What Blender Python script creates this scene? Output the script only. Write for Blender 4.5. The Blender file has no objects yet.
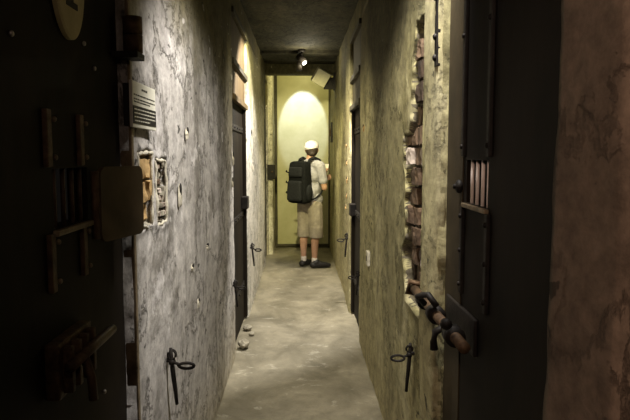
import bpy, bmesh, math, random
from mathutils import Vector, Matrix, noise
random.seed(7)
S = bpy.context.scene
COL = S.collection
XL, XR = -0.50, 0.475          # corridor wall planes
CEIL = 2.80
YB = 10.1                      # end of the corridor
YR = -1.6                      # wall behind the camera
DT = 2.61                      # top of the door openings

# ------------------------------------------------------------------ helpers
def link(o, parent=None):
    COL.objects.link(o)
    if parent: o.parent = parent
    return o

def mesh_obj(name, bm, mat, parent=None, smooth=False):
    me = bpy.data.meshes.new(name)
    bmesh.ops.recalc_face_normals(bm, faces=bm.faces[:])
    bm.to_mesh(me); bm.free()
    if mat: me.materials.append(mat)
    if smooth:
        for p in me.polygons: p.use_smooth = True
    return link(bpy.data.objects.new(name, me), parent)

def empty(name, loc, rz=0):
    o = bpy.data.objects.new(name, None)
    o.location = loc; o.rotation_euler = (0, 0, rz); o.empty_display_size = .05
    return link(o)

def tag(o, label, cat, group=None):
    o['label'] = label; o['category'] = cat
    if group: o['group'] = group
    return o

def struct(o, label=None):
    o['kind'] = 'structure'
    if label: o['label'] = label
    return o

def box(bm, x0, x1, y0, y1, z0, z1, bev=0.0, M=None):
    r = bmesh.ops.create_cube(bm, size=1)
    vs = r['verts']
    for v in vs:
        v.co = Vector(((x0+x1)/2 + v.co.x*(x1-x0), (y0+y1)/2 + v.co.y*(y1-y0), (z0+z1)/2 + v.co.z*(z1-z0)))
    if bev:
        es = list({e for v in vs for e in v.link_edges})
        n = bmesh.ops.bevel(bm, geom=es, offset=bev, segments=2, affect='EDGES', profile=.6)
        vs = list({v for f in n['faces'] for v in f.verts} | {v for v in vs if v.is_valid})
    if M:
        for v in vs: v.co = M @ v.co
    return vs

def tube(bm, pts, r, seg=10, closed=False):
    pts = [Vector(p) for p in pts]
    n = len(pts); rings = []
    rad = r if isinstance(r, (list, tuple)) else [r]*n
    up = Vector((.3, .2, .93)).normalized()
    for i, p in enumerate(pts):
        if closed: t = pts[(i+1) % n] - pts[i-1]
        else: t = pts[min(i+1, n-1)] - pts[max(i-1, 0)]
        t.normalize()
        a = t.cross(up)
        if a.length < .1: a = t.cross(Vector((1, 0, 0)))
        a.normalize(); b = t.cross(a)
        rings.append([bm.verts.new(p + (a*math.cos(k*2*math.pi/seg) + b*math.sin(k*2*math.pi/seg))*rad[i]) for k in range(seg)])
    m = n if closed else n-1
    for i in range(m):
        A, B = rings[i], rings[(i+1) % n]
        for k in range(seg): bm.faces.new((A[k], A[(k+1) % seg], B[(k+1) % seg], B[k]))
    if not closed:
        bm.faces.new(rings[0]); bm.faces.new(rings[-1])

def ball(bm, c, r, sc=(1, 1, 1), sub=2, rot=None):
    q = bmesh.ops.create_icosphere(bm, subdivisions=sub, radius=1)
    for v in q['verts']:
        p = Vector((v.co.x*r*sc[0], v.co.y*r*sc[1], v.co.z*r*sc[2]))
        if rot: p = rot @ p
        v.co = p + Vector(c)

def cone(bm, p0, r0, p1, r1):
    """rounded tapered limb: hull of two balls"""
    t = bmesh.new()
    ball(t, p0, r0); ball(t, p1, r1)
    r = bmesh.ops.convex_hull(t, input=t.verts[:])
    junk = [g for g in set(r['geom_interior'] + r['geom_unused']) if isinstance(g, bmesh.types.BMVert)]
    bmesh.ops.delete(t, geom=junk, context='VERTS')
    me = bpy.data.meshes.new('tmp'); t.to_mesh(me); t.free()
    bm.from_mesh(me); bpy.data.meshes.remove(me)

def chain(bm, pts):
    for a, b in zip(pts[:-1], pts[1:]): cone(bm, a[0], a[1], b[0], b[1])

def fused(name, bm, mat, parent, voxel=.008, it=4):
    """one continuous skin over everything in bm"""
    me = bpy.data.meshes.new(name); bmesh.ops.recalc_face_normals(bm, faces=bm.faces[:]); bm.to_mesh(me); bm.free()
    o = bpy.data.objects.new(name, me); link(o)
    m = o.modifiers.new('r', 'REMESH'); m.mode = 'VOXEL'; m.voxel_size = voxel
    s = o.modifiers.new('s', 'SMOOTH'); s.iterations = it; s.factor = .5
    dg = bpy.context.evaluated_depsgraph_get()
    ev = bpy.data.meshes.new_from_object(o.evaluated_get(dg))
    o.modifiers.clear(); o.data = ev; ev.name = name
    ev.materials.clear(); ev.materials.append(mat)
    for p in ev.polygons: p.use_smooth = True
    o.parent = parent
    return o

# ------------------------------------------------------------------ materials
def new_mat(name):
    m = bpy.data.materials.new(name); m.use_nodes = True
    nt = m.node_tree
    return m, nt, nt.nodes['Principled BSDF']

def N(nt, typ, **kw):
    n = nt.nodes.new(typ)
    for k, v in kw.items():
        if k in n.inputs: n.inputs[k].default_value = v
        else: setattr(n, k, v)
    return n

def ramp(nt, src, stops):
    r = nt.nodes.new('ShaderNodeValToRGB')
    el = r.color_ramp.elements
    while len(el) < len(stops): el.new(.5)
    for e, (p, c) in zip(el, stops):
        e.position = p; e.color = (c, c, c, 1) if isinstance(c, (int, float)) else (*c, 1)
    nt.links.new(src, r.inputs[0]); return r.outputs[0]

def mix(nt, fac, a, b, mode='MIX'):
    m = nt.nodes.new('ShaderNodeMix'); m.data_type = 'RGBA'; m.blend_type = mode
    for s, v in ((m.inputs[0], fac), (m.inputs[6], a), (m.inputs[7], b)):
        if isinstance(v, bpy.types.NodeSocket): nt.links.new(v, s)
        elif isinstance(v, (int, float)): s.default_value = v
        else: s.default_value = (*v, 1)
    return m.outputs[2]

def nz(nt, scale, detail=6, rough=.6, stretch=(1, 1, 1), off=(0, 0, 0), dist=0.0):
    tc = nt.nodes.new('ShaderNodeTexCoord')
    mp = nt.nodes.new('ShaderNodeMapping')
    mp.inputs['Scale'].default_value = stretch; mp.inputs['Location'].default_value = off
    nt.links.new(tc.outputs['Object'], mp.inputs[0])
    n = N(nt, 'ShaderNodeTexNoise', Scale=scale, Detail=detail, Roughness=rough, Distortion=dist)
    nt.links.new(mp.outputs[0], n.inputs['Vector'])
    return n.outputs[0]

def bump(nt, bs, src, strength, dist=.01):
    b = nt.nodes.new('ShaderNodeBump'); b.inputs['Strength'].default_value = strength; b.inputs['Distance'].default_value = dist
    nt.links.new(src, b.inputs['Height']); nt.links.new(b.outputs[0], bs.inputs['Normal'])

def plaster(name, base, pale, dark, stain, off, upper_shade=None, upz=2.0, lower=None, fleck=.62):
    m, nt, bs = new_mat(name)
    big = nz(nt, 1.6, 8, .64, (1, .5, .55), off, .25)
    streak = nz(nt, 4.2, 8, .62, (1, .6, .16), off, .6)
    fine = nz(nt, 24, 8, .74, (1, .5, .7), off)
    c = mix(nt, ramp(nt, big, [(.40, 0), (.60, 1)]), base, stain)
    c = mix(nt, ramp(nt, streak, [(.52, 0), (.66, .7)]), c, pale)
    c = mix(nt, ramp(nt, streak, [(.34, .8), (.47, 0)]), c, dark)
    blot = nz(nt, 4.6, 12, .74, (1, .45, .6), (off[0]+4, off[1], off[2]), .2)
    c = mix(nt, ramp(nt, blot, [(.54, 0), (.63, .8)]), c, dark)
    c = mix(nt, ramp(nt, blot, [(.35, .85), (.45, 0)]), c, pale)
    peel = nz(nt, 3.4, 12, .68, (1, .45, .5), (off[0]+1, off[1]+6, off[2]+2), .25)
    c = mix(nt, ramp(nt, peel, [(.535, 0), (.55, .6)]), c, [v*.8 for v in stain])
    c = mix(nt, ramp(nt, peel, [(.515, 0), (.535, .75), (.55, 0)]), c, [v*.7 for v in dark])
    c = mix(nt, ramp(nt, peel, [(.40, .7), (.418, 0)]), c, pale)
    c = mix(nt, ramp(nt, streak, [(.60, 0), (.70, .75)]), c, [v*.75 for v in dark])
    if upper_shade:  # shade above the lamp cones, put into the wall colour
        tc = nt.nodes.new('ShaderNodeTexCoord'); sp = nt.nodes.new('ShaderNodeSeparateXYZ')
        nt.links.new(tc.outputs['Object'], sp.inputs[0])
        ma = nt.nodes.new('ShaderNodeMath'); ma.operation = 'MULTIPLY_ADD'
        nt.links.new(big, ma.inputs[0]); ma.inputs[1].default_value = .8; nt.links.new(sp.outputs[2], ma.inputs[2])
        mr = nt.nodes.new('ShaderNodeMapRange'); nt.links.new(ma.outputs[0], mr.inputs[0])
        mr.inputs[1].default_value = upz+.25; mr.inputs[2].default_value = upz+.6
        c = mix(nt, mr.outputs[0], c, mix(nt, ramp(nt, streak, [(.3, 0), (.7, 1)]), upper_shade, [v*.55 for v in upper_shade]))
        if lower:
            mr2 = nt.nodes.new('ShaderNodeMapRange'); nt.links.new(ma.outputs[0], mr2.inputs[0])
            mr2.inputs[1].default_value = .95; mr2.inputs[2].default_value = .35
            c = mix(nt, mr2.outputs[0], c, lower)
    # flaked spots, chips and pits
    spots = nz(nt, 13, 4, .55, (1, .5, .8), (off[0], off[1]+9, off[2]))
    c = mix(nt, ramp(nt, spots, [(fleck+.06, 0), (fleck+.09, .9)]), c, pale)
    pits = nz(nt, 17, 3, .5, (1, .5, .9), (off[0]+2, off[1], off[2]+7))
    c = mix(nt, ramp(nt, pits, [(.685, 0), (.72, .9)]), c, [v*.25 for v in dark])
    c = mix(nt, .6, c, ramp(nt, fine, [(.32, .15), (.68, .85)]), 'OVERLAY')
    nt.links.new(c, bs.inputs['Base Color'])
    bs.inputs['Roughness'].default_value = .82
    bs.inputs['Specular IOR Level'].default_value = .25
    h = mix(nt, .5, fine, blot); h = mix(nt, .3, h, streak); h = mix(nt, .25, h, ramp(nt, peel, [(.52, 1), (.55, 0)]))
    bump(nt, bs, h, .85, .02)
    return m

def rough_mat(name, a, b, scale=12, rough=.6, metal=0.0, bs_=.4, spec=.3, lo=.35, hi=.65, stretch=(1, 1, 1)):
    m, nt, bs = new_mat(name)
    n = nz(nt, scale, 7, .65, stretch)
    nt.links.new(ramp(nt, n, [(lo, a), (hi, b)]), bs.inputs['Base Color'])
    bs.inputs['Roughness'].default_value = rough; bs.inputs['Metallic'].default_value = metal
    bs.inputs['Specular IOR Level'].default_value = spec
    if bs_: bump(nt, bs, n, bs_, .006)
    return m

M_L = plaster('PlasterGrey', (.355, .333, .322), (.60, .572, .56), (.145, .132, .112), (.46, .435, .41), (0, 0, 0), (.15, .13, .065), 2.02, (.36, .32, .235))
M_R = plaster('PlasterOlive', (.265, .238, .118), (.43, .39, .235), (.115, .102, .048), (.35, .315, .17), (7, 3, 1), (.12, .105, .05), 2.0, (.34, .30, .17), .64)
M_PINK = plaster('PlasterBrown', (.205, .148, .107), (.228, .166, .122), (.20, .143, .104), (.22, .16, .116), (3, 8, 5), None, fleck=.8)
M_SURR = plaster('SurroundPlaster', (.40, .36, .21), (.48, .44, .28), (.26, .23, .13), (.36, .32, .18), (1, 5, 2), (.16, .145, .075), 2.1)
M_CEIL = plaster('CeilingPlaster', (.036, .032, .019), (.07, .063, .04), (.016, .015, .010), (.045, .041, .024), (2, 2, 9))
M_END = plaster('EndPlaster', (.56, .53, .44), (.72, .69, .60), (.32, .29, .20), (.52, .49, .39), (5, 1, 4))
M_ENDP = plaster('LitPier', (.50, .47, .40), (.68, .65, .58), (.22, .20, .15), (.56, .53, .46), (4, 6, 4), (.20, .18, .10), 2.1)  # paler copy of the left wall plaster, lamplight put into its colour
M_MORTAR = rough_mat('Mortar', (.20, .18, .14), (.34, .31, .24), 30, .9, 0, .8)
M_MORTARD = rough_mat('MortarDark', (.05, .042, .028), (.15, .13, .09), 30, .95, 0, .8)
M_RIM = rough_mat('LimeRim', (.36, .33, .25), (.56, .52, .43), 40, .9, 0, .9)
M_BRICK = rough_mat('Brick', (.05, .032, .020), (.16, .105, .064), 14, .9, 0, .9)
M_BRICKD = rough_mat('BrickBurnt', (.02, .014, .010), (.07, .045, .028), 16, .9, 0, .9)
M_BRICKO = rough_mat('BrickOchre', (.30, .185, .075), (.52, .36, .17), 16, .9, 0, .9)
M_BRICKP = rough_mat('BrickPale', (.30, .24, .19), (.50, .43, .37), 16, .9, 0, .9)
M_IRON = rough_mat('BlackIron', (.006, .005, .0045), (.018, .014, .011), 25, .6, 0, .5, .2)
M_RUST = rough_mat('RustyIron', (.04, .024, .014), (.14, .085, .045), 22, .6, .3, .7)
M_EDGE = rough_mat('WornEdge', (.10, .075, .045), (.25, .19, .12), 20, .55, .3, .5)
M_STEEL = rough_mat('WornSteel', (.25, .23, .20), (.6, .56, .5), 40, .4, .7, .3)
M_DOOR = rough_mat('DoorBlack', (.005, .0038, .0025), (.018, .0125, .0075), 3.5, .7, 0, .25, .12, stretch=(1, 1, .4))
M_DOORB = rough_mat('DoorBrown', (.024, .018, .010), (.052, .039, .021), 5, .65, 0, .3, .15)
M_FLAP = rough_mat('FlapIron', (.05, .036, .02), (.11, .08, .045), 5, .6, 0, .3, .2)
M_BAR = rough_mat('BarPaint', (.72, .60, .54), (.88, .78, .72), 30, .5, 0, .2)
M_BARD = rough_mat('BarDark', (.05, .03, .02), (.11, .07, .045), 30, .5, .2, .2)
M_WOOD = rough_mat('Timber', (.05, .031, .012), (.13, .088, .036), 14, .7, 0, .5, stretch=(1, 1, .15))
M_WOODD = rough_mat('TimberDark', (.022, .018, .010), (.055, .046, .026), 14, .7, 0, .5, stretch=(1, 1, .15))
M_ENDD = rough_mat('EndDoorPaint', (.38, .362, .20), (.50, .478, .30), 2.2, .42, 0, .15, .4, .35, .68)
M_ENDF = rough_mat('EndDoorFrame', (.03, .026, .015), (.07, .06, .035), 8, .6, 0, .3)
M_ENDW = rough_mat('EndWallLime', (.44, .42, .31), (.64, .62, .52), 2.2, .75, 0, .3, .3)
M_ENDO = rough_mat('EndWallOlive', (.24, .22, .075), (.33, .30, .12), 5, .7, 0, .4)
M_IVORY = rough_mat('SignIvory', (.40, .34, .17), (.50, .43, .23), 18, .6, 0, .1)
M_WHITE = rough_mat('SignWhite', (.62, .60, .50), (.72, .70, .60), 12, .5, 0, .05)
M_INK = rough_mat('Ink', (.012, .010, .009), (.02, .018, .016), 12, .6, 0, 0)
M_CREAM = rough_mat('CreamBox', (.50, .48, .32), (.64, .61, .43), 8, .5, 0, .1)
M_SKIN = rough_mat('Skin', (.30, .17, .105), (.38, .225, .15), 14, .55, 0, .1)
M_HAIR = rough_mat('Hair', (.020, .014, .010), (.05, .036, .026), 60, .6, 0, .5)
M_SHIRT = rough_mat('ShirtGrey', (.20, .195, .205), (.31, .30, .32), 20, .9, 0, .3)
M_SHORTS = rough_mat('ShortsKhaki', (.17, .148, .12), (.24, .21, .17), 18, .9, 0, .3)
M_CAP = rough_mat('CapWhite', (.66, .60, .60), (.80, .75, .75), 30, .8, 0, .2)
M_PACK = rough_mat('PackBlack', (.0025, .003, .003), (.008, .0085, .0085), 35, .85, 0, .4, .1)
M_PACK2 = rough_mat('PackWeb', (.005, .0055, .006), (.016, .017, .018), 60, .8, 0, .2, .1)
M_SHOE = rough_mat('ShoeBlack', (.008, .007, .007), (.02, .018, .017), 20, .5, 0, .2)
M_SOCK = rough_mat('Sock', (.42, .38, .33), (.55, .50, .44), 40, .9, 0, .2)

def floor_mat():
    m, nt, bs = new_mat('FloorConcrete')
    big = nz(nt, 1.6, 6, .62, (1.6, 1, 1), (1, 2, 0), .5)
    med = nz(nt, 6, 8, .7, (1, 1.4, 1), (5, 2, 0), .4)
    fine = nz(nt, 60, 6, .7)
    c = mix(nt, ramp(nt, big, [(.36, 0), (.62, 1)]), (.13, .115, .08), (.265, .237, .172))
    c = mix(nt, ramp(nt, med, [(.36, .6), (.5, 0)]), c, (.14, .125, .09))
    c = mix(nt, ramp(nt, med, [(.58, 0), (.7, .5)]), c, (.55, .52, .43))
    c = mix(nt, .25, c, mix(nt, fine, (.2, .2, .2), (.8, .8, .8)), 'OVERLAY')
    nt.links.new(c, bs.inputs['Base Color'])
    nt.links.new(ramp(nt, med, [(.3, .48), (.7, .72)]), bs.inputs['Roughness'])
    bs.inputs['Specular IOR Level'].default_value = .35
    bump(nt, bs, mix(nt, .35, med, fine), .4, .01)
    return m
M_FLOOR = floor_mat()

# ------------------------------------------------------------------ wall heightfields
def lump(y, z, seed):
    p = Vector((seed, y, z))
    return (noise.noise(p*1.7)*.008 + noise.noise(p*6)*.0035 + noise.noise(Vector((seed, y*22, z*14)))*.0018)

def wall_patch(bm, X, sgn, y0, y1, z0, z1, seed, pit=None, ins=None, cell=.022, lip=.16, edges=(True, True, False, False)):
    """plaster face at X (sgn=+1 when the corridor lies on the +x side), with returns lip deep; edges: near, far, bottom, top"""
    ny = max(1, round((y1-y0)/cell)); nz_ = max(1, round((z1-z0)/cell))
    g = []
    for i in range(ny+1):
        row = []
        for j in range(nz_+1):
            y = y0+(y1-y0)*i/ny; z = z0+(z1-z0)*j/nz_
            h = lump(y, z, seed)
            wob = noise.noise(Vector((seed+3, y*3, z*7)))*.008 + noise.noise(Vector((seed+5, y*3, z*25)))*.004
            if (i == 0 and edges[0]) or (i == ny and edges[1]): y += wob; h -= .004
            if (j == nz_ and edges[3]) or (j == 0 and edges[2]): z += wob
            if pit: h += pit(y, z)
            row.append(bm.verts.new((X + sgn*h, y, z)))
        g.append(row)
    for i in range(ny):
        for j in range(nz_):
            f = bm.faces.new((g[i][j], g[i+1][j], g[i+1][j+1], g[i][j+1]))
            if ins:
                q = f.calc_center_median()
                if ins(q.y, q.z) > .0015+.006*noise.noise(Vector((1, q.y*40, q.z*40))): f.material_index = 1
    bd = []
    if edges[0]: bd.append([g[0][j] for j in range(nz_+1)])
    if edges[1]: bd.append([g[ny][j] for j in range(nz_+1)])
    if edges[2]: bd.append([g[i][0] for i in range(ny+1)])
    if edges[3]: bd.append([g[i][nz_] for i in range(ny+1)])
    for b in bd:
        c = [bm.verts.new((X - sgn*lip, v.co.y, v.co.z)) for v in b]
        for k in range(len(b)-1): bm.faces.new((b[k], b[k+1], c[k+1], c[k]))

def sstep(a, b, x):
    t = max(0, min(1, (x-a)/(b-a))); return t*t*(3-2*t)

# ragged openings in the plaster
def inside_right(y, z):        # tall strip of bare brick beside the right-hand cell door
    w = noise.noise(Vector((1.3, z*5, 2)))*.07 + noise.noise(Vector((4.3, z*17, 2)))*.045
    far = 2.80 + w
    if z > 1.62: far = 2.64 + w*.8 - (z-1.62)*.22
    if z < 1.08: far -= (1.08-z)*.5
    a = min(far - y, y - 2.37)
    return min(a, 2.06+.03*noise.noise(Vector((y*20, 1, 1))) - z, z - .88)
def inside_left_a(y, z):
    w = noise.noise(Vector((2.3, z*20, y*20)))*.012
    return min(y-1.865, 2.055+w*1.3-y, 1.542+w-z, z-(1.305+w*1.2))
def inside_left_b(y, z):
    w = noise.noise(Vector((8.3, z*22, y*22)))*.012
    return min(y-(2.105+w), 2.275+w-y, 1.515+w-z, z-(1.288+w))
def pit_right(y, z): return -.045*sstep(-.004, .012, inside_right(y, z)) + .006*sstep(-.05, -.006, inside_right(y, z))*sstep(.01, -.004, inside_right(y, z))
def pit_left(y, z):
    d = max(inside_left_a(y, z), inside_left_b(y, z))
    return -.026*sstep(-.004, .010, d) + .006*sstep(-.035, -.006, d)*sstep(.01, -.004, d)

L1, L2, L3 = (.80, 1.81), (4.55, 5.70), (8.50, 9.32)
R0, R1, R2 = (-.2, .89), (1.148, 2.09), (4.93, 5.85)

bm = bmesh.new()
for (a, b) in ((YR, L1[0]), (L1[1], L2[0]), (L2[1], L3[0]), (L3[1], YB+.3)):
    near = a > 1.5 and a < 2
    if a == L2[1]: continue
    if near:
        wall_patch(bm, XL, 1, a, 2.45, 1.15, 1.7, 11, pit_left, lambda y, z: max(inside_left_a(y, z), inside_left_b(y, z)), .0085, edges=(True, False, False, False))
        wall_patch(bm, XL, 1, a, 2.45, 0, 1.15, 11, None, edges=(True, False, False, False))
        wall_patch(bm, XL, 1, a, 2.45, 1.7, DT, 11, None, edges=(True, False, False, False))
        wall_patch(bm, XL, 1, 2.45, b, 0, DT, 11, None, edges=(False, True, False, False))
    else:
        wall_patch(bm, XL, 1, a, b, 0, DT, 11, None, None, .03 if a > 5 else .022)
wall_patch(bm, XL, 1, YR, YB+.3, DT, CEIL+.4, 11, None, None, .05, edges=(False, False, True, False))
wl = struct(mesh_obj('wall_left', bm, M_L, None, True), 'grey flaking plaster wall on the left of the corridor')
wl.data.materials.append(M_MORTAR)
bm = bmesh.new(); wall_patch(bm, XL, 1, L2[1], L3[0], 0, DT, 11, None, None, .03)
mesh_obj('lit_pier', bm, M_ENDP, wl, True)['label'] = 'stretch of wall past the second door, lamplight put into its pale colour'

bm = bmesh.new()
for (a, b) in ((YR, R0[0]), (R1[1], R2[0]), (R2[1], YB+.3)):
    if abs(a-R1[1]) < .01:
        wall_patch(bm, XR, -1, a, 3.05, .78, 2.2, 23, pit_right, inside_right, .008, edges=(True, False, False, False))
        wall_patch(bm, XR, -1, a, 3.05, 0, .78, 23, None, edges=(True, False, False, False))
        wall_patch(bm, XR, -1, a, 3.05, 2.2, DT, 23, None, edges=(True, False, False, False))
        wall_patch(bm, XR, -1, 3.05, b, 0, DT, 23, None, edges=(False, True, False, False))
    else:
        wall_patch(bm, XR, -1, a, b, 0, DT, 23, None, None, .03)
wall_patch(bm, XR, -1, YR, YB+.3, DT, CEIL+.4, 23, None, None, .05, edges=(False, False, True, False))
wr = struct(mesh_obj('wall_right', bm, M_R, None, True), 'olive stained plaster wall on the right of the corridor')
wr.data.materials.append(M_MORTARD)
bm = bmesh.new()
wall_patch(bm, XR, -1, R0[1], R1[0], 0, DT, 31)
mesh_obj('pier', bm, M_PINK, wr, True)['label'] = 'brown plastered pier between two cell doors'

# bare brickwork inside the openings
def bricks(parent, X, sgn, ins, y0, y1, z0, z1, depth, mats, course=.074, length=.21, seed=3):
    rnd = random.Random(seed)
    groups = {m.name: (m, bmesh.new()) for m in mats}
    z = z0; k = 0
    while z < z1:
        y = y0 - (length*.5 if k % 2 else .06)
        while y < y1:
            l = length*rnd.uniform(.42, 1.0); g = min(.012, length*.06)
            a, b = max(y+g, y0-.02), min(y+l-g, y1+.02)
            t = bmesh.new()
            proud = rnd.uniform(-.012, .024)*depth/.03
            if b-a > min(.03, length*.3) and ins((a+b)/2, z+course/2) > -.01 and rnd.random() > .10:
                bx0, bx1 = (X-sgn*(depth+.03)), (X-sgn*(depth-.008-proud))
                box(t, min(bx0, bx1), max(bx0, bx1), a, b, z+.006, z+course-.008)
                bmesh.ops.subdivide_edges(t, edges=t.edges[:], cuts=3, use_grid_fill=True)
                for v in t.verts:
                    n = noise.noise_vector(v.co*28 + Vector((seed, k, 0)))
                    v.co += n*.009
                    if abs(v.co.x - bx1) < .02 and ins(v.co.y, v.co.z) < .006: v.co.x -= sgn*.02
                me = bpy.data.meshes.new('t'); t.to_mesh(me)
                groups[rnd.choice(mats).name][1].from_mesh(me); bpy.data.meshes.remove(me)
            t.free()
            y += l
        z += course; k += 1
    for m, gb in groups.values():
        if len(gb.verts): mesh_obj('exposed_brick', gb, m, parent)
        else: gb.free()
bricks(wr, XR, -1, inside_right, 2.37, 2.86, .88, 2.06, .040, [M_BRICK, M_BRICK, M_BRICK, M_BRICKP, M_BRICKD], .086, .17, 5)
bricks(wl, XL, 1, inside_left_a, 1.86, 2.06, 1.30, 1.55, .016, [M_BRICKO], .075, .16, 8)
bricks(wl, XL, 1, inside_left_b, 2.10, 2.28, 1.28, 1.52, .018, [M_BRICKP, M_MORTAR, M_BRICK, M_MORTARD], .028, .05, 9)
# lime rims crusted round the openings
def rim(parent, X, sgn, pts, r, seed):
    b = bmesh.new(); P = []; n = len(pts)
    for i in range(n):
        a, c = Vector((X, *pts[i])), Vector((X, *pts[(i+1) % n]))
        m = max(2, int((c-a).length/.012))
        for k in range(m): P.append(a.lerp(c, k/m))
    Q = [p + noise.noise_vector(p*22+Vector((seed, 0, 0)))*.007 for p in P]
    tube(b, Q, [r*(1+.7*noise.noise(p*35+Vector((seed, 3, 0)))) for p in P], 8, True)
    mesh_obj('plaster_rim', b, M_RIM, parent, True)
rim(wl, XL+.002, 1, [(1.875, 1.315), (2.04, 1.285), (2.055, 1.42), (2.05, 1.54), (1.88, 1.535)], .0055, 2)
rim(wl, XL+.002, 1, [(2.105, 1.29), (2.27, 1.285), (2.275, 1.42), (2.27, 1.51), (2.11, 1.515)], .006, 6)

# knocks in the plaster: pale flake with a dark hole
rc = random.Random(12)
def chip(parent, X, sgn, y, z, w, h, mat=None):
    b = bmesh.new(); n = 14
    A = [b.verts.new((X+sgn*.004, y+w*math.cos(k*2*math.pi/n)*rc.uniform(.6, 1.1), z+h*math.sin(k*2*math.pi/n)*rc.uniform(.6, 1.1))) for k in range(n)]
    B = [b.verts.new((X+sgn*.013, y+(v.co.y-y)*.7, z+(v.co.z-z)*.75)) for v in A]
    b.faces.new(B)
    for k in range(n): b.faces.new((A[k], A[(k+1) % n], B[(k+1) % n], B[k]))
    c = mesh_obj('plaster_chip', b, mat or M_RIM, parent)
    b = bmesh.new(); ball(b, (X+sgn*.011, y-w*.1, z+h*.55), 1, (.005, w*.42, h*.5), 2); mesh_obj('nail_hole', b, M_INK, c)
for (y, z, w, h) in ((2.50, 1.36, .035, .055), (2.68, 1.62, .028, .03), (4.40, 1.33, .035, .04), (4.47, 1.50, .03, .06), (3.2, 1.05, .03, .02), (2.9, .82, .03, .025), (2.75, 1.02, .025, .02), (6.15, 1.66, .05, .12), (6.3, 1.40, .04, .06)):
    chip(wl, XL, 1, y, z, w, h)
for (y, z, w, h) in ((6.1, 1.45, .04, .03), (6.15, 1.62, .035, .03), (6.05, 1.28, .04, .035), (6.1, 1.12, .035, .03), (6.2, 1.0, .05, .03), (4.45, 1.72, .03, .03)):
    chip(wr, XR-.014, -1, y, z, w, h, M_BRICKO)

# ------------------------------------------------------------------ floor, ceiling, end
bm = bmesh.new()
ny = 160; nx = 16; g = []
for i in range(ny+1):
    g.append([])
    for j in range(nx+1):
        x = -.75+1.5*j/nx; y = YR-.1+(YB+.5-YR)*i/ny
        z = noise.noise(Vector((x*2, y*1.5, 3)))*.004 + noise.noise(Vector((x*7, y*6, 3)))*.002
        g[-1].append(bm.verts.new((x, y, z)))
for i in range(ny):
    for j in range(nx): bm.faces.new((g[i][j], g[i+1][j], g[i+1][j+1], g[i][j+1]))
struct(mesh_obj('floor', bm, M_FLOOR, None, True), 'worn grey concrete floor of the corridor')

bm = bmesh.new()
ny = 120; nx = 12; g = []
for i in range(ny+1):
    g.append([])
    for j in range(nx+1):
        x = -.75+1.5*j/nx; y = YR-.1+(8.95-YR)*i/ny
        g[-1].append(bm.verts.new((x, y, CEIL + noise.noise(Vector((x*3, y*2, 8)))*.01)))
for i in range(ny):
    for j in range(nx): bm.faces.new((g[i][j], g[i+1][j], g[i+1][j+1], g[i][j+1]))
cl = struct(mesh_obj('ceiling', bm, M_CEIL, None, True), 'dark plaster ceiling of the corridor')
bm = bmesh.new(); box(bm, -.7, .7, 8.74, YB+.3, 3.12, 3.2); mesh_obj('end_ceiling', bm, M_CEIL, cl)
bm = bmesh.new(); box(bm, XL-.1, XR+.1, 8.74, 8.95, 2.665, 3.15, .008); struct(mesh_obj('trim_1', bm, M_SURR), 'plastered lintel crossing the corridor near its end')
bm = bmesh.new(); box(bm, XL-.1, XR+.1, 7.62, 7.78, 2.765, 2.85, .006); struct(mesh_obj('trim_2', bm, M_CEIL), 'shallow beam across the ceiling beside the spotlight')
# end wall
bm = bmesh.new(); box(bm, -.8, .8, YB+.02, YB+.12, 0, 3.2)
struct(mesh_obj('wall_back', bm, M_ENDO), 'olive wall closing the end of the corridor')
# side pilasters at the end
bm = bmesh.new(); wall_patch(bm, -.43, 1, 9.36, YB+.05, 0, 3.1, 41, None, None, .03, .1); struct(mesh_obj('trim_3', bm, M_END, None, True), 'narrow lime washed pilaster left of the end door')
# wall behind the camera
bm = bmesh.new(); box(bm, -.8, .8, YR-.12, YR, 0, 3.0); struct(mesh_obj('wall_rear', bm, M_PINK))

# end door: olive painted sheet inside a dark frame
d5 = struct(empty('door_5', (.03, YB, 0)), 'olive painted metal door closing the corridor end')
bm = bmesh.new()
box(bm, -.415, .42, -.02, .01, .06, 3.1)
mesh_obj('panel', bm, M_ENDD, d5)
bm = bmesh.new()
for (a, b) in ((-.46, -.42), (.42, .455)): box(bm, a, b, -.05, .015, 0, 3.1, .004)
mesh_obj('frame', bm, M_ENDF, d5)
bm = bmesh.new(); box(bm, -.42, .42, -.045, .015, .02, .062, .004); mesh_obj('bottom_rail', bm, M_ENDF, d5)

# ------------------------------------------------------------------ cell doors
def rivets(bm, X, sgn, pts, r=.010):
    for (y, z) in pts: ball(bm, (X, y, z), r, (.75, 1, 1), 2)

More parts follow.
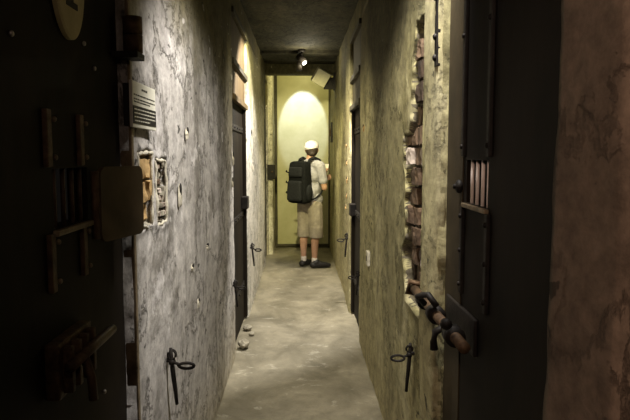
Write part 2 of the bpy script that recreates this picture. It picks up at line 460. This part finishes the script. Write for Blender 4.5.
def cell_door(name, label, X, sgn, yr, leaf_m, win=None, bars_m=None, top=DT, rec=.03):
    """X: wall plane, sgn=+1 when the corridor is on +x. win=(y0,y1,z0,z1)"""
    root = struct(empty(name, (0, 0, 0)), label)
    F = X - sgn*rec
    def bx(bm, d0, d1, *a, bev=0):          # d = distance in front of the leaf face
        x0, x1 = F+sgn*d0, F+sgn*d1
        box(bm, min(x0, x1), max(x0, x1), *a, bev)
    bm = bmesh.new(); y0, y1 = yr[0]-.05, yr[1]+.05
    if win:
        bx(bm, -.05, 0, y0, win[0], .01, top+.03); bx(bm, -.05, 0, win[1], y1, .01, top+.03)
        bx(bm, -.05, 0, win[0], win[1], .01, win[2]); bx(bm, -.05, 0, win[0], win[1], win[3], top+.03)
    else:
        bx(bm, -.05, 0, y0, y1, .01, top+.03)
    mesh_obj('door_leaf', bm, leaf_m, root)
    if win:
        for k in range(4):
            b = bmesh.new(); y = win[0]+(win[1]-win[0])*(k+.5)/4
            tube(b, [(F-sgn*.010, y, win[2]-.006), (F-sgn*.010, y, win[3]+.006)], .0055, 12)
            mesh_obj('bar', b, bars_m, root, True)
        b = bmesh.new(); bx(b, 0, .014, win[0]-.012, win[1]+.012, win[2]-.014, win[2]-.001, bev=.003); mesh_obj('window_ledge', b, M_EDGE, root)
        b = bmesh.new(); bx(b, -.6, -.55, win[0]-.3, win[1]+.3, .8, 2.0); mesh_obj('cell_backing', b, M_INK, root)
    return root, F, bx

# door_1, near left
w1 = (1.32, 1.53, 1.37, 1.50)
d1, F1, bx1 = cell_door('door_1', 'near left cell door, black iron with barred hatch', XL, 1, L1, M_DOOR, w1, M_BARD)
for y in (1.285, 1.475):
    for (za, zb) in ((1.505, 1.625), (1.24, 1.365)):
        b = bmesh.new(); bx1(b, 0, .012, y-.012, y+.012, za, zb, bev=.003); s = mesh_obj('strap', b, M_RUST, d1)
        b = bmesh.new(); rivets(b, F1+.013, 1, [(y+.022, za+.02), (y+.022, zb-.02)], .0065); mesh_obj('rivet', b, M_EDGE, s, True)
b = bmesh.new()
n = 10; hw, hh, rr = .10, .095, .022; ring = []
for (cx, cz, a0) in ((1, 1, 0), (-1, 1, 90), (-1, -1, 180), (1, -1, 270)):
    for k in range(6):
        a = math.radians(a0+k*18); ring.append((cx*(hw-rr)+rr*math.cos(a), cz*(hh-rr)+rr*math.sin(a)))
fa = [b.verts.new((0, u+hw, v)) for u, v in ring]; fb = [b.verts.new((.012, u+hw, v)) for u, v in ring]
b.faces.new(fa); b.faces.new(fb)
for k in range(len(ring)): b.faces.new((fa[k], fa[(k+1) % len(ring)], fb[(k+1) % len(ring)], fb[k]))
fl = mesh_obj('hatch_flap', b, M_FLAP, d1); fl.location = (F1+.018, 1.545, 1.405); fl.rotation_euler = (0, 0, -.28)
b = bmesh.new(); tube(b, [(F1+.016, 1.538, 1.32), (F1+.016, 1.538, 1.49)], .010, 10); mesh_obj('flap_hinge', b, M_RUST, d1, True)
b = bmesh.new()
for k in range(2): tube(b, [(XL+.02, 1.80, 1.822+.052*k), (XL+.02, 1.80, 1.87+.052*k)], .027, 14)
mesh_obj('hinge', b, M_RUST, d1, True)
b = bmesh.new(); box(b, XL-.03, XL+.045, 1.75, 1.83, 1.802, 1.82, .003); mesh_obj('hinge_plate', b, M_IRON, d1)
b = bmesh.new(); bx1(b, 0, .03, 1.24, 1.44, 1.02, 1.14, bev=.006)
for k in range(4): bx1(b, .03, .05, 1.26+.045*k, 1.278+.045*k, 1.03, 1.13, bev=.003)
lk = mesh_obj('lock_case', b, M_RUST, d1)
b = bmesh.new(); tube(b, [(F1+.06, 1.22, 1.10), (F1+.06, 1.50, 1.10)], .012, 12); tube(b, [(F1+.06, 1.30, 1.10), (F1+.075, 1.30, 1.05), (F1+.078, 1.30, 1.0)], .010, 10); mesh_obj('bolt', b, M_RUST, lk, True)
b = bmesh.new(); rivets(b, F1+.004, 1, [(1.53, 1.80), (1.15, 1.75), (1.6, 1.75), (1.6, .9), (1.6, .6)], .006); mesh_obj('rivet', b, M_STEEL, d1, True)
b = bmesh.new(); box(b, XL-.03, XL+.006, 1.812, 1.835, .02, DT, .004); mesh_obj('frame_edge', b, M_EDGE, d1)

# door_2, near right
w2 = (1.64, 1.855, 1.385, 1.515)
d2, F2, bx2 = cell_door('door_2', 'near right cell door, black iron with pale barred hatch', XR, -1, R1, M_DOOR, w2, M_BAR)
for y in (1.62, 1.875):
    for (za, zb) in ((1.525, 2.25), (1.10, 1.372)):
        b = bmesh.new(); bx2(b, 0, .012, y-.012, y+.012, za, zb, bev=.003); s = mesh_obj('strap', b, M_IRON, d2)
        b = bmesh.new(); rivets(b, F2-.013, -1, [(y, za+.03), (y, zb-.03), (y, (za+zb)/2)], .008); mesh_obj('rivet', b, M_IRON, s, True)
b = bmesh.new(); bx2(b, 0, .004, 1.89, 2.088, .02, DT-.02); mesh_obj('edge_plate', b, M_DOORB, d2)
b = bmesh.new(); ball(b, (F2-.012, 1.90, 1.432), .022, (.6, 1, 1)); tube(b, [(F2, 1.90, 1.432), (F2-.03, 1.90, 1.432)], .008); mesh_obj('knob', b, M_IRON, d2, True)
# sliding bolt with its housing, across the door edge at waist height
b = bmesh.new()
tube(b, [(XR-.030, 1.62, 1.005), (XR-.030, 2.40, 1.005)], .017, 14)
bo = mesh_obj('bolt', b, M_RUST, d2, True)
b = bmesh.new()
tube(b, [(XR-.03, 1.84, 1.005), (XR-.062, 1.84, .985), (XR-.066, 1.84, .955), (XR-.064, 1.84, .93)], [.012, .012, .011, .013], 10)
mesh_obj('bolt_handle', b, M_IRON, bo, True)
b = bmesh.new()
for y in (1.74, 1.98): tube(b, [(XR-.03, y-.025, 1.005), (XR-.03, y+.025, 1.005)], .030, 14)
tube(b, [(XR-.03, 2.14, 1.005), (XR-.03, 2.19, 1.005)], .028, 14)
bx2(b, 0, .012, 1.70, 2.04, .95, 1.06, bev=.004)
mesh_obj('bolt_guide', b, M_IRON, d2, True)
b = bmesh.new()
tube(b, [(XR+.01, 2.36, 1.02), (XR-.05, 2.36, 1.035), (XR-.055, 2.38, .99), (XR+.01, 2.38, .98)], .012, 10)
mesh_obj('bolt_staple', b, M_RUST, d2, True)
b = bmesh.new()
tube(b, [(XR-.06, 2.02, 1.03), (XR-.085, 2.0, 1.06), (XR-.06, 1.96, 1.075), (XR-.035, 1.94, 1.04)], .011, 10)
ball(b, (XR-.062, 1.70, 1.05), .018)
mesh_obj('hasp', b, M_IRON, d2, True)
b = bmesh.new(); box(b, XR-.016, XR-.002, 2.095, 2.135, 1.83, 2.4, .003); hs = mesh_obj('hinge_strap', b, M_IRON, d2)
b = bmesh.new(); rivets(b, XR-.018, -1, [(2.115, z) for z in (1.86, 1.93, 2.06, 2.2)], .012); mesh_obj('rivet', b, M_IRON, hs, True)
# smooth plaster surround on the far side of this door
bm = bmesh.new(); wall_patch(bm, XR-.010, -1, 2.092, 2.345, 0, DT, 51, None, None, .03, .03)
struct(mesh_obj('trim_4', bm, M_SURR, None, True), 'smooth pale plaster surround beside the near right cell door')

# door_3 / door_4: farther cell doors with boarded transoms
def far_door(name, label, X, sgn, yr, wood, hasp_z):
    root, F, bx = cell_door(name, label, X, sgn, yr, M_DOOR, None, None, rec=.035)
    b = bmesh.new(); bx(b, 0, .02, yr[0]+.01, yr[1]-.01, 1.97, DT-.01, bev=.004)
    t = mesh_obj('transom', b, wood, root)
    for z in (1.96, 2.22, 2.585):
        b = bmesh.new(); bx(b, .015, .05, yr[0]+.0, yr[1]-.0, z-.022, z+.022, bev=.004); mesh_obj('transom_bar', b, wood if z < 2.1 else M_WOODD, root)
    b = bmesh.new(); bx(b, 0, .03, yr[1]-.07, yr[1]-.005, .02, 1.95, bev=.004); mesh_obj('door_stile', b, M_DOOR, root)
    b = bmesh.new(); bx(b, 0, .055, yr[1]-.22, yr[1]-.06, hasp_z-.055, hasp_z+.055, bev=.006); mesh_obj('lock_case', b, M_IRON, root)
    for z in (.35, 1.0, 1.75):
        b = bmesh.new(); bx(b, 0, .010, yr[0]+.05, yr[1]-.1, z-.025, z+.025, bev=.003); s = mesh_obj('strap', b, M_IRON, root)
        b = bmesh.new(); rivets(b, F+sgn*.011, sgn, [(yr[0]+.15+.2*k, z) for k in range(5)], .01); mesh_obj('rivet', b, M_IRON, s, True)
    return root
far_door('door_3', 'second cell door along the left wall under a timber transom', XL, 1, L2, M_WOOD, 1.1)
far_door('door_4', 'second cell door along the right wall, almost black', XR, -1, R2, M_WOODD, 1.02)
cell_door('door_6', 'last narrow cell door on the left wall', XL, 1, L3, M_DOOR, None, None)
cell_door('door_7', 'cell door beside the camera on the right wall', XR, -1, R0, M_DOORB, None, None, rec=.05)

bm = bmesh.new(); wall_patch(bm, XR-.012, -1, R2[1]-.02, 6.45, 0, DT, 57, None, None, .03, .04)
struct(mesh_obj('trim_5', bm, M_SURR, None, True), 'spotted pale plaster strip past the second right door')

# ------------------------------------------------------------------ wall hooks (door stays)
def hook_proto():
    root = empty('door_hook', (0, 0, 0))
    b = bmesh.new()
    tube(b, [(.016+.013*math.cos(k*math.pi/7), .004*math.sin(k*math.pi/7), .028+.015*math.sin(k*math.pi/7)) for k in range(14)], .0048, 8, True)
    tube(b, [(-.012, 0, .008), (.016, 0, .010), (.018, 0, 0)], .008, 8); ball(b, (.016, 0, .003), .013)
    mesh_obj('eye_staple', b, M_IRON, root, True)
    b = bmesh.new(); P = [(.016, 0, .002), (.036, 0, -.004)]
    for k in range(17):
        t = math.pi + k*2*math.pi/16*.999
        P.append((.064+.027*math.cos(t), .005*math.sin(t*.5), -.011+.011*math.sin(t)))
    tube(b, P, .0052, 8); mesh_obj('loop', b, M_IRON, root, True)
    b = bmesh.new(); tube(b, [(.012, 0, .052), (.014, 0, .012), (.018, .003, -.04), (.024, .006, -.10), (.028, .008, -.15)], [.0055, .008, .0085, .0075, .006], 8)
    mesh_obj('rod', b, M_IRON, root, True)
    return root
HG = 'iron door hooks hanging low on the corridor walls'
hk = hook_proto()
spots = [(XL+.005, 2.215, .765, 0, 1.08, 'black iron hook with drooping loop on the grey wall past the near left door'),
         (XR-.005, 2.50, .69, 1, 1.02, 'black iron hook with long rod below the bare brick strip'),
         (XL+.005, 5.95, .615, 0, 1.15, 'iron hook low on the left wall just past the timber transom door'),
         (XR-.005, 6.02, .70, 1, 1.2, 'iron hook sticking out past the far edge of the right wall second door'),
         (XL+.005, 4.40, .575, 0, 1.0, 'iron hook low on the left wall before the timber transom door'),
         (XR-.005, 4.84, .56, 1, 1.0, 'iron hook low on the right wall before the almost black second door')]
def copy_tree(o):
    c = o.copy(); COL.objects.link(c)
    for ch in [k for k in o.children]:
        d = ch.copy(); COL.objects.link(d); d.parent = c
    return c
for i, (x, y, z, flip, sc, lab) in enumerate(spots):
    o = hk if i == 0 else copy_tree(hk)
    o.location = (x, y, z); o.rotation_euler = (0, 0, math.pi if flip else 0); o.scale = (sc, sc, sc)
    tag(o, lab, 'hook', HG)

# ------------------------------------------------------------------ signs
sg = tag(empty('information_sign', (XL+.010, 1.917, 1.677)), 'white information sign with black lower band on the grey left wall', 'sign')
b = bmesh.new(); box(b, 0, .010, -.138, .138, -.067, .067, .002); mesh_obj('board', b, M_WHITE, sg)
b = bmesh.new(); box(b, -.022, -.0, -.12, .12, -.06, .06); mesh_obj('wall_spacer', b, M_INK, sg)
b = bmesh.new(); box(b, .0095, .0112, -.137, .137, -.056, -.004); bb = mesh_obj('black_band', b, M_INK, sg)
rn = random.Random(4)
def lines(bm, y0, y1, z, h, x, center=False):
    y = y0
    while y < y1:
        w = rn.uniform(.012, .035); e = min(y+w, y1)
        box(bm, x, x+.0008, y, e, z-h/2, z+h/2); y = e+.006
b = bmesh.new()
lines(b, -.035, .03, .048, .006, .010)
for z in (.028, .016, .004+.004): lines(b, -.125, .125 if z > .01 else .07, z, .0036, .010)
mesh_obj('lettering', b, M_INK, sg)
b = bmesh.new()
for z, e in ((-.014, .125), (-.025, .12), (-.036, .122), (-.047, .05)): lines(b, -.125, e, z, .0034, .0112)
mesh_obj('lettering', b, M_WHITE, bb)

ov = tag(empty('number_plaque', (F1+.002, 1.425, 1.932)), 'ivory oval number plaque high on the near left door', 'sign')
b = bmesh.new(); rg = [(.092*math.cos(k*math.pi/24), .142*math.sin(k*math.pi/24)) for k in range(48)]
A = [b.verts.new((0, u, v)) for u, v in rg]; B = [b.verts.new((.010, u, v)) for u, v in rg]; C = [b.verts.new((.013, u*.93, v*.95)) for u, v in rg]
b.faces.new(A); b.faces.new(C)
for k in range(48):
    j = (k+1) % 48
    b.faces.new((A[k], A[j], B[j], B[k])); b.faces.new((B[k], B[j], C[j], C[k]))
mesh_obj('plate', b, M_IVORY, ov)
b = bmesh.new()
box(b, .013, .0145, -.009, .009, -.062, .06); box(b, .013, .0145, -.034, .034, -.072, -.058)
box(b, .013, .0145, -.016, .004, -.008, .008, 0, Matrix.Translation((0, -.014, .046)) @ Matrix.Rotation(-.7, 4, 'X'))
mesh_obj('numeral', b, M_INK, ov)
# small pale plate with a dark hole low on the right wall
pl = tag(empty('socket_plate', (XR-.006, 4.23, .81)), 'small pale square plate with a dark hole on the right wall', 'plate')
b = bmesh.new(); box(b, -.012, .012, -.05, .05, -.05, .05, .006); mesh_obj('plate', b, M_RIM, pl)
b = bmesh.new(); box(b, -.014, -.011, -.018, .018, -.018, .018, .001); mesh_obj('hole', b, M_INK, pl)
# black lock case on the end pilaster
lb = tag(empty('lock_box', (-.455, 9.34, 1.275)), 'black lock box on the pilaster left of the end door', 'lock')
b = bmesh.new(); box(b, -.055, .065, -.06, .03, -.11, .11, .008); mesh_obj('case', b, M_IRON, lb)
b = bmesh.new(); tube(b, [(.02, -.06, 0), (.02, -.075, 0)], .016, 10); mesh_obj('keyhole', b, M_RUST, lb, True)
kp = tag(empty('latch_plate', (XR-.004, 9.3, 1.87)), 'black latch plate on the pale wall right of the end door', 'latch')
b = bmesh.new(); box(b, -.02, .012, -.11, .11, -.15, .15, .004); mesh_obj('plate', b, M_IRON, kp)
b = bmesh.new(); tube(b, [(-.03, 0, -.06), (-.03, 0, .06)], .012, 8); mesh_obj('bolt', b, M_RUST, kp, True)

# ------------------------------------------------------------------ ceiling spotlight and cream box
sp = tag(empty('spotlight', (.012, 7.55, CEIL)), 'black spotlight with a bright lens under the corridor ceiling', 'light')
b = bmesh.new(); tube(b, [(0, 0, .008), (0, 0, -.03)], .045, 18); tube(b, [(0, 0, -.03), (0, 0, -.08)], .012, 10); mesh_obj('mount', b, M_IRON, sp, True)
b = bmesh.new()
ax = Vector((.55, -.45, -.70)).normalized()
c0 = Vector((0, 0, -.12))
tube(b, [c0-ax*.07, c0-ax*.065, c0+ax*.06], [.034, .042, .046], 20); mesh_obj('canister', b, M_IRON, sp, True)
m, nt, bs = new_mat('LampLens'); bs.inputs['Emission Color'].default_value = (1, .93, .75, 1); bs.inputs['Emission Strength'].default_value = 14
b = bmesh.new(); tube(b, [c0+ax*.058, c0+ax*.063], .028, 20); mesh_obj('lens', b, m, sp, True)
# lower black adjuster
b = bmesh.new(); tube(b, [c0+Vector((-.03, 0, -.02)), c0+Vector((-.03, -.01, -.13))], [.030, .036], 16); mesh_obj('shade', b, M_IRON, sp, True)

cb = tag(empty('mounted_box', (.272, 8.45, 2.585)), 'pale cream box tilted under the lintel at the corridor end', 'box')
b = bmesh.new(); box(b, -.098, .098, -.07, .07, -.10, .10, .012)
o = mesh_obj('case', b, M_CREAM, cb); o.rotation_euler = (math.radians(20), math.radians(27), math.radians(14))
b = bmesh.new(); box(b, .04, .20, .03, .06, -.16, -.0, .006); box(b, .17, .206, -.05, .09, -.17, .06, .004)
mesh_obj('bracket', b, M_IRON, cb)

# ------------------------------------------------------------------ fallen plaster
CG = 'plaster crumbs at the foot of the left wall'
for i, (x, y, r, lab) in enumerate(((-.47, 5.25, .035, 'dark plaster crumb fallen by the foot of the timber transom door'),
                                    (-.42, 5.10, .022, 'small plaster crumb on the floor by the left wall skirt'),
                                    (-.455, 4.75, .045, 'largest plaster chunk lying against the left wall'))):
    b = bmesh.new(); ball(b, (0, 0, 0), r, (1, 1.3, .7), 3)
    for v in b.verts: v.co += noise.noise_vector(v.co*40+Vector((i*5, 0, 0)))*r*.35
    z0 = min(v.co.z for v in b.verts)
    o = mesh_obj('plaster_chunk', b, M_MORTAR); o.location = (x, y, -z0+.001); tag(o, lab, 'rubble', CG)

# ------------------------------------------------------------------ visitor
PX, PY, YAW = .118, 8.27, math.radians(-40)
pe = tag(empty('person', (PX, PY, .005), YAW), 'person in white cap, grey shirt and knee-length shorts facing the corridor end', 'person')
def finger(bm, base, dirs, lens, r):
    p = Vector(base); pts = [(p.copy(), r)]
    for d, l in zip(dirs, lens):
        p = p + Vector(d).normalized()*l; r *= .93; pts.append((p.copy(), r))
    chain(bm, pts)
b = bmesh.new()
# trunk
ball(b, (0, 0, .93), 1, (.165, .115, .13)); ball(b, (0, .01, 1.08), 1, (.150, .105, .16)); ball(b, (0, .0, 1.27), 1, (.172, .112, .17))
cone(b, (-.13, 0, 1.385), .062, (.13, 0, 1.385), .062)
chain(b, [((0, -.012, 1.38), .075), ((.004, .0, 1.46), .056), ((.006, .018, 1.53), .056)])
# head, turned a touch and bowed
H = Vector((.008, .035, 1.60))
HRM = Matrix.Rotation(math.radians(34), 3, 'Z')
def HR(v): return HRM @ Vector(v)
ball(b, H, 1, (.076, .096, .112), 3); ball(b, H+HR((0, .045, -.055)), 1, (.055, .055, .062)); ball(b, H+HR((0, .078, -.085)), 1, (.028, .022, .022))
cone(b, H+HR((0, .092, .012)), .010, H+HR((0, .112, -.022)), .013)
ball(b, H+HR((0, .096, -.055)), 1, (.026, .010, .008))
for s in (-1, 1):
    ball(b, H+HR((s*.078, -.002, -.012)), 1, (.011, .022, .032)); ball(b, H+HR((s*.03, .088, .028)), 1, (.020, .012, .008))
    # leg
    chain(b, [((s*.085, 0, .90), .092), ((s*.095, .01, .70), .080), ((s*.10, .018, .50), .058)])
    chain(b, [((s*.10, .018, .50), .056), ((s*.10, -.012, .36), .056), ((s*.098, -.016, .22), .043), ((s*.095, -.015, .09), .034)])
# right foot turned outwards, left foot forward
cone(b, (-.095, -.03, .055), .035, (-.10, .12, .04), .030); cone(b, (.095, -.03, .055), .035, (.205, .07, .04), .030)
# right arm, forearm raised in front
sh, el, wr_ = Vector((.178, 0, 1.375)), Vector((.225, .035, 1.09)), Vector((.085, .205, 1.225))
chain(b, [(sh, .060), (sh.lerp(el, .5), .050), (el, .041)]); chain(b, [(el, .041), (el.lerp(wr_, .35), .042), (wr_, .028)])
# left arm
sl, ell, wl_ = Vector((-.178, 0, 1.375)), Vector((-.225, .06, 1.09)), Vector((-.03, .245, 1.19))
chain(b, [(sl, .060), (sl.lerp(ell, .5), .050), (ell, .041)]); chain(b, [(ell, .041), (ell.lerp(wl_, .35), .042), (wl_, .028)])
# hands: palm, four fingers, thumb
pr = Vector((.062, .245, 1.292))
chain(b, [(wr_, .026), (pr-Vector((.008, .01, .02)), .026), (pr+Vector((.004, .006, .016)), .025)]); cone(b, pr+Vector((.026, 0, .01)), .017, pr+Vector((-.026, .006, .014)), .017)
for k, (dx, L) in enumerate(((.030, .020), (.011, .024), (-.008, .024), (-.027, .019))):
    finger(b, pr+Vector((dx, .012, .022)), ((dx*3, .5, .8), (0, 1, .15), (0, .5, -.8)), (L*1.25, L, L*.8), .0088)
finger(b, pr+Vector((-.026, -.01, -.01)), ((-.9, .1, .6), (-.4, .5, .8), (.1, .6, .8)), (.026, .024, .02), .0105)
pl_ = Vector((.02, .295, 1.215))
chain(b, [(wl_, .026), (pl_, .026), (pl_+Vector((.03, .012, .008)), .024)]); cone(b, pl_+Vector((.02, 0, .028)), .016, pl_+Vector((.028, .008, -.024)), .016)
for k, (dz, L) in enumerate(((.030, .020), (.011, .024), (-.008, .024), (-.027, .019))):
    finger(b, pl_+Vector((.038, .014, dz)), ((.9, .3, dz*3), (.6, .8, 0), (-.4, .9, 0)), (L*1.25, L, L*.8), .0088)
finger(b, pl_+Vector((-.005, .01, .03)), ((.2, .2, .9), (.6, .3, .7), (.8, .3, .3)), (.026, .024, .02), .0105)
fused('body', b, M_SKIN, pe, .0055, 3)
# eyes
for s in (-1, 1):
    b = bmesh.new(); ball(b, H+HR((s*.03, .092, .014)), .010); mesh_obj('eye', b, M_INK, pe, True)
# hair below the cap
b = bmesh.new(); ball(b, H+HR((0, -.014, .0)), 1, (.082, .092, .100), 3); ball(b, H+HR((0, -.05, -.055)), 1, (.060, .050, .045))
fused('hair', b, M_HAIR, pe, .006, 3)
# cap
b = bmesh.new(); ball(b, H+Vector((0, -.002, .045)), 1, (.091, .108, .078), 3)
ball(b, H+Vector((0, -.012, .028)), 1, (.090, .103, .066), 3)
cone(b, H+HR((-.045, .10, .03)), .008, H+HR((.045, .10, .03)), .008); ball(b, H+HR((0, .12, .026)), 1, (.066, .062, .010), 3)
fused('cap', b, M_CAP, pe, .0055, 3)
# shirt
b = bmesh.new()
ball(b, (0, 0, .935), 1, (.182, .130, .10)); ball(b, (0, .01, 1.07), 1, (.168, .124, .17)); ball(b, (0, 0, 1.27), 1, (.186, .127, .172))
cone(b, (-.135, -.002, 1.385), .074, (.135, -.002, 1.385), .074); chain(b, [((0, -.012, 1.40), .078), ((.002, -.006, 1.432), .066)])
for s_, e_ in ((sh, el), (sl, ell)):
    cone(b, s_, .073, s_.lerp(e_, .66), .066)
ball(b, (.05, -.06, 1.0), 1, (.10, .06, .12)); ball(b, (.11, .02, .93), 1, (.08, .10, .09))
fused('shirt', b, M_SHIRT, pe, .008, 3)
# shorts
b = bmesh.new()
ball(b, (0, 0, .85), 1, (.178, .135, .12))
for s in (-1, 1):
    chain(b, [((s*.088, 0, .85), .108), ((s*.098, .008, .66), .102), ((s*.104, .012, .52), .098)])
    t = bmesh.new()
    bmesh.ops.create_cone(t, cap_ends=True, segments=28, radius1=.094, radius2=.098, depth=.15, matrix=Matrix.Translation((s*.104, .010, .485)))
    me = bpy.data.meshes.new('t'); t.to_mesh(me); t.free(); b.from_mesh(me); bpy.data.meshes.remove(me)
fused('shorts', b, M_SHORTS, pe, .008, 2)
# socks and shoes
for nm, heel, toe in (('left', Vector((-.097, -.045, .0)), Vector((-.105, .165, 0))), ('right', Vector((.092, -.045, 0)), Vector((.235, .115, 0)))):
    an = Vector((-.095 if nm == 'left' else .095, -.015, .09))
    b = bmesh.new(); cone(b, an+Vector((0, 0, -.01)), .041, an+Vector((0, 0, .035)), .042); fused('sock', b, M_SOCK, pe, .006, 2)
    b = bmesh.new(); u = Vector((0, 0, 1))
    cone(b, heel+u*.045, .045, heel.lerp(toe, .45)+u*.052, .046); cone(b, heel.lerp(toe, .45)+u*.048, .046, toe+u*.036, .034)
    cone(b, heel.lerp(toe, .15)+u*.07, .046, heel.lerp(toe, .25)+u*.078, .044)
    for v in b.verts: v.co.z = max(v.co.z, .002)
    fused('shoe', b, M_SHOE, pe, .006, 2)

# backpack, worn on both shoulders
bp = tag(empty('backpack', (PX, PY, .005), YAW), "black backpack worn on the visitor's back", 'backpack')
def padded(name, mat, x0, x1, y0, y1, z0, z1, bev, taper=.85, it=6, vox=.008):
    b = bmesh.new(); box(b, x0, x1, y0, y1, z0, z1, bev)
    for v in b.verts:
        t = (v.co.z-z0)/(z1-z0); v.co.x *= 1-(1-taper)*t*t; v.co.y = y1+(v.co.y-y1)*(1-(1-taper)*.9*t*t)
    return fused(name, b, mat, bp, vox, it)
padded('main_bag', M_PACK, -.165, .165, -.30, -.128, .885, 1.445, .06)
padded('front_pocket', M_PACK2, -.125, .125, -.345, -.28, .92, 1.19, .03, .9, 4)
padded('lid_pocket', M_PACK2, -.115, .115, -.325, -.26, 1.23, 1.37, .03, .9, 4)
for s in (-1, 1):
    b = bmesh.new(); ball(b, (s*.165, -.21, 1.03), 1, (.034, .06, .11), 3); fused('side_pocket', b, M_PACK2, bp, .007, 3)
    b = bmesh.new()
    P = [(s*.075, -.15, 1.37), (s*.085, -.10, 1.465), (s*.10, -.02, 1.485), (s*.115, .07, 1.455), (s*.125, .125, 1.36), (s*.135, .135, 1.24), (s*.165, .10, 1.12), (s*.185, .02, 1.02), (s*.175, -.09, .955), (s*.145, -.16, .935)]
    Q = []
    for i in range(len(P)-1):
        for k in range(5): Q.append(Vector(P[i]).lerp(Vector(P[i+1]), k/5))
    Q.append(Vector(P[-1])); tube(b, Q, [.022 if i < 26 else .013 for i in range(len(Q))], 10)
    fused('shoulder_strap', b, M_PACK2, bp, .006, 4)
for z in (1.02, 1.16, 1.30):
    b = bmesh.new(); tube(b, [(-.13, -.325, z+.02), (-.168, -.29, z+.005), (-.176, -.22, z-.012), (-.16, -.14, z-.02)], .009, 8); mesh_obj('side_strap', b, M_PACK, bp, True)
b = bmesh.new(); tube(b, [(-.035, -.17, 1.43), (-.025, -.175, 1.465), (.025, -.175, 1.465), (.035, -.17, 1.43)], .010, 8); mesh_obj('grab_handle', b, M_PACK2, bp, True)
# something small and white held up in the right hand
ph = tag(empty('phone', (PX, PY, .005), YAW), "small white phone held up in the visitor's right hand", 'phone')
b = bmesh.new(); box(b, -.036, .036, -.0045, .0045, -.07, .07, .003, Matrix.Translation((.058, .284, 1.335)) @ Matrix.Rotation(-.25, 4, 'X')); mesh_obj('phone_body', b, M_CAP, ph)
b = bmesh.new(); box(b, -.031, .031, -.0056, -.0040, -.06, .06, 0, Matrix.Translation((.058, .284, 1.335)) @ Matrix.Rotation(-.25, 4, 'X')); mesh_obj('screen', b, M_WHITE, ph)

# ------------------------------------------------------------------ lamps
def spot(name, loc, to, watts, col, size, blend=.5, rad=.03):
    l = bpy.data.lights.new(name, 'SPOT'); l.energy = watts; l.color = col; l.spot_size = math.radians(size); l.spot_blend = blend; l.shadow_soft_size = rad
    o = bpy.data.objects.new(name, l); link(o); o.location = loc
    o.rotation_euler = (Vector(to)-Vector(loc)).to_track_quat('-Z', 'Y').to_euler(); return o
def point(name, loc, watts, col, rad=.05):
    l = bpy.data.lights.new(name, 'POINT'); l.energy = watts; l.color = col; l.shadow_soft_size = rad
    o = bpy.data.objects.new(name, l); link(o); o.location = loc; return o
WARM = (1, .90, .62); NEUT = (1, .95, .87); PINK = (1, .72, .55)
spot('lamp_left_wash', (.30, 1.9, 2.74), (-.17, 3.45, 0), 240, NEUT, 86, .6, .08)
spot('lamp_right_wash', (-.36, 2.4, 2.74), (.42, 3.3, .3), 42, WARM, 80, .8, .08)
spot('lamp_mid_right', (-.25, 4.2, 2.75), (.40, 5.0, .3), 75, WARM, 84, .8, .08)
spot('lamp_mid_left', (.36, 5.35, 2.72), (-.5, 5.70, 1.40), 420, NEUT, 92, .3, .04)
spot('lamp_far_right', (-.36, 5.6, 2.72), (.475, 6.3, 1.3), 130, WARM, 80, .5, .04)
spot('lamp_spotlight', (.045, 7.50, 2.60), (-.06, 8.2, .0), 150, WARM, 62, .6)
point('lamp_spill', (.07, 7.46, 2.62), 7, WARM)
spot('lamp_end_door', (-.36, 5.0, 2.72), (.08, 10.1, .95), 650, (1, .90, .44), 38, .5, .03)
spot('lamp_end_washer', (.035, 9.3, 3.05), (.035, YB, 2.10), 165, (.68, .78, 1), 37, .25, .02)
point('lamp_end_fill', (.08, 9.2, 2.92), 20.0, (1, .9, .38))
spot('lamp_behind', (-.30, -.6, 2.3), (.475, 1.1, 1.55), 62, PINK, 60, .9, .1)
spot('fill_behind_left', (.30, -.6, 2.3), (-.5, 1.55, 1.6), 7, PINK, 50, .9, .1)  # added fill behind the camera, brightens the near left door and hinge

w = bpy.data.worlds.new('World'); S.world = w; w.use_nodes = True
w.node_tree.nodes['Background'].inputs[0].default_value = (.004, .0035, .003, 1)

# ------------------------------------------------------------------ camera
cam = bpy.data.cameras.new('Camera'); co = bpy.data.objects.new('Camera', cam); link(co)
co.location = (0, 0, 1.53); co.rotation_euler = (math.radians(90-5.135), 0, math.radians(-1.31))
cam.sensor_width = 36; cam.lens = 36*612/630; cam.clip_start = .02
S.camera = co
vs = S.view_settings
vs.view_transform = 'Standard'; vs.look = 'None'; vs.gamma = 1; vs.use_curve_mapping = False; vs.exposure = 0.0
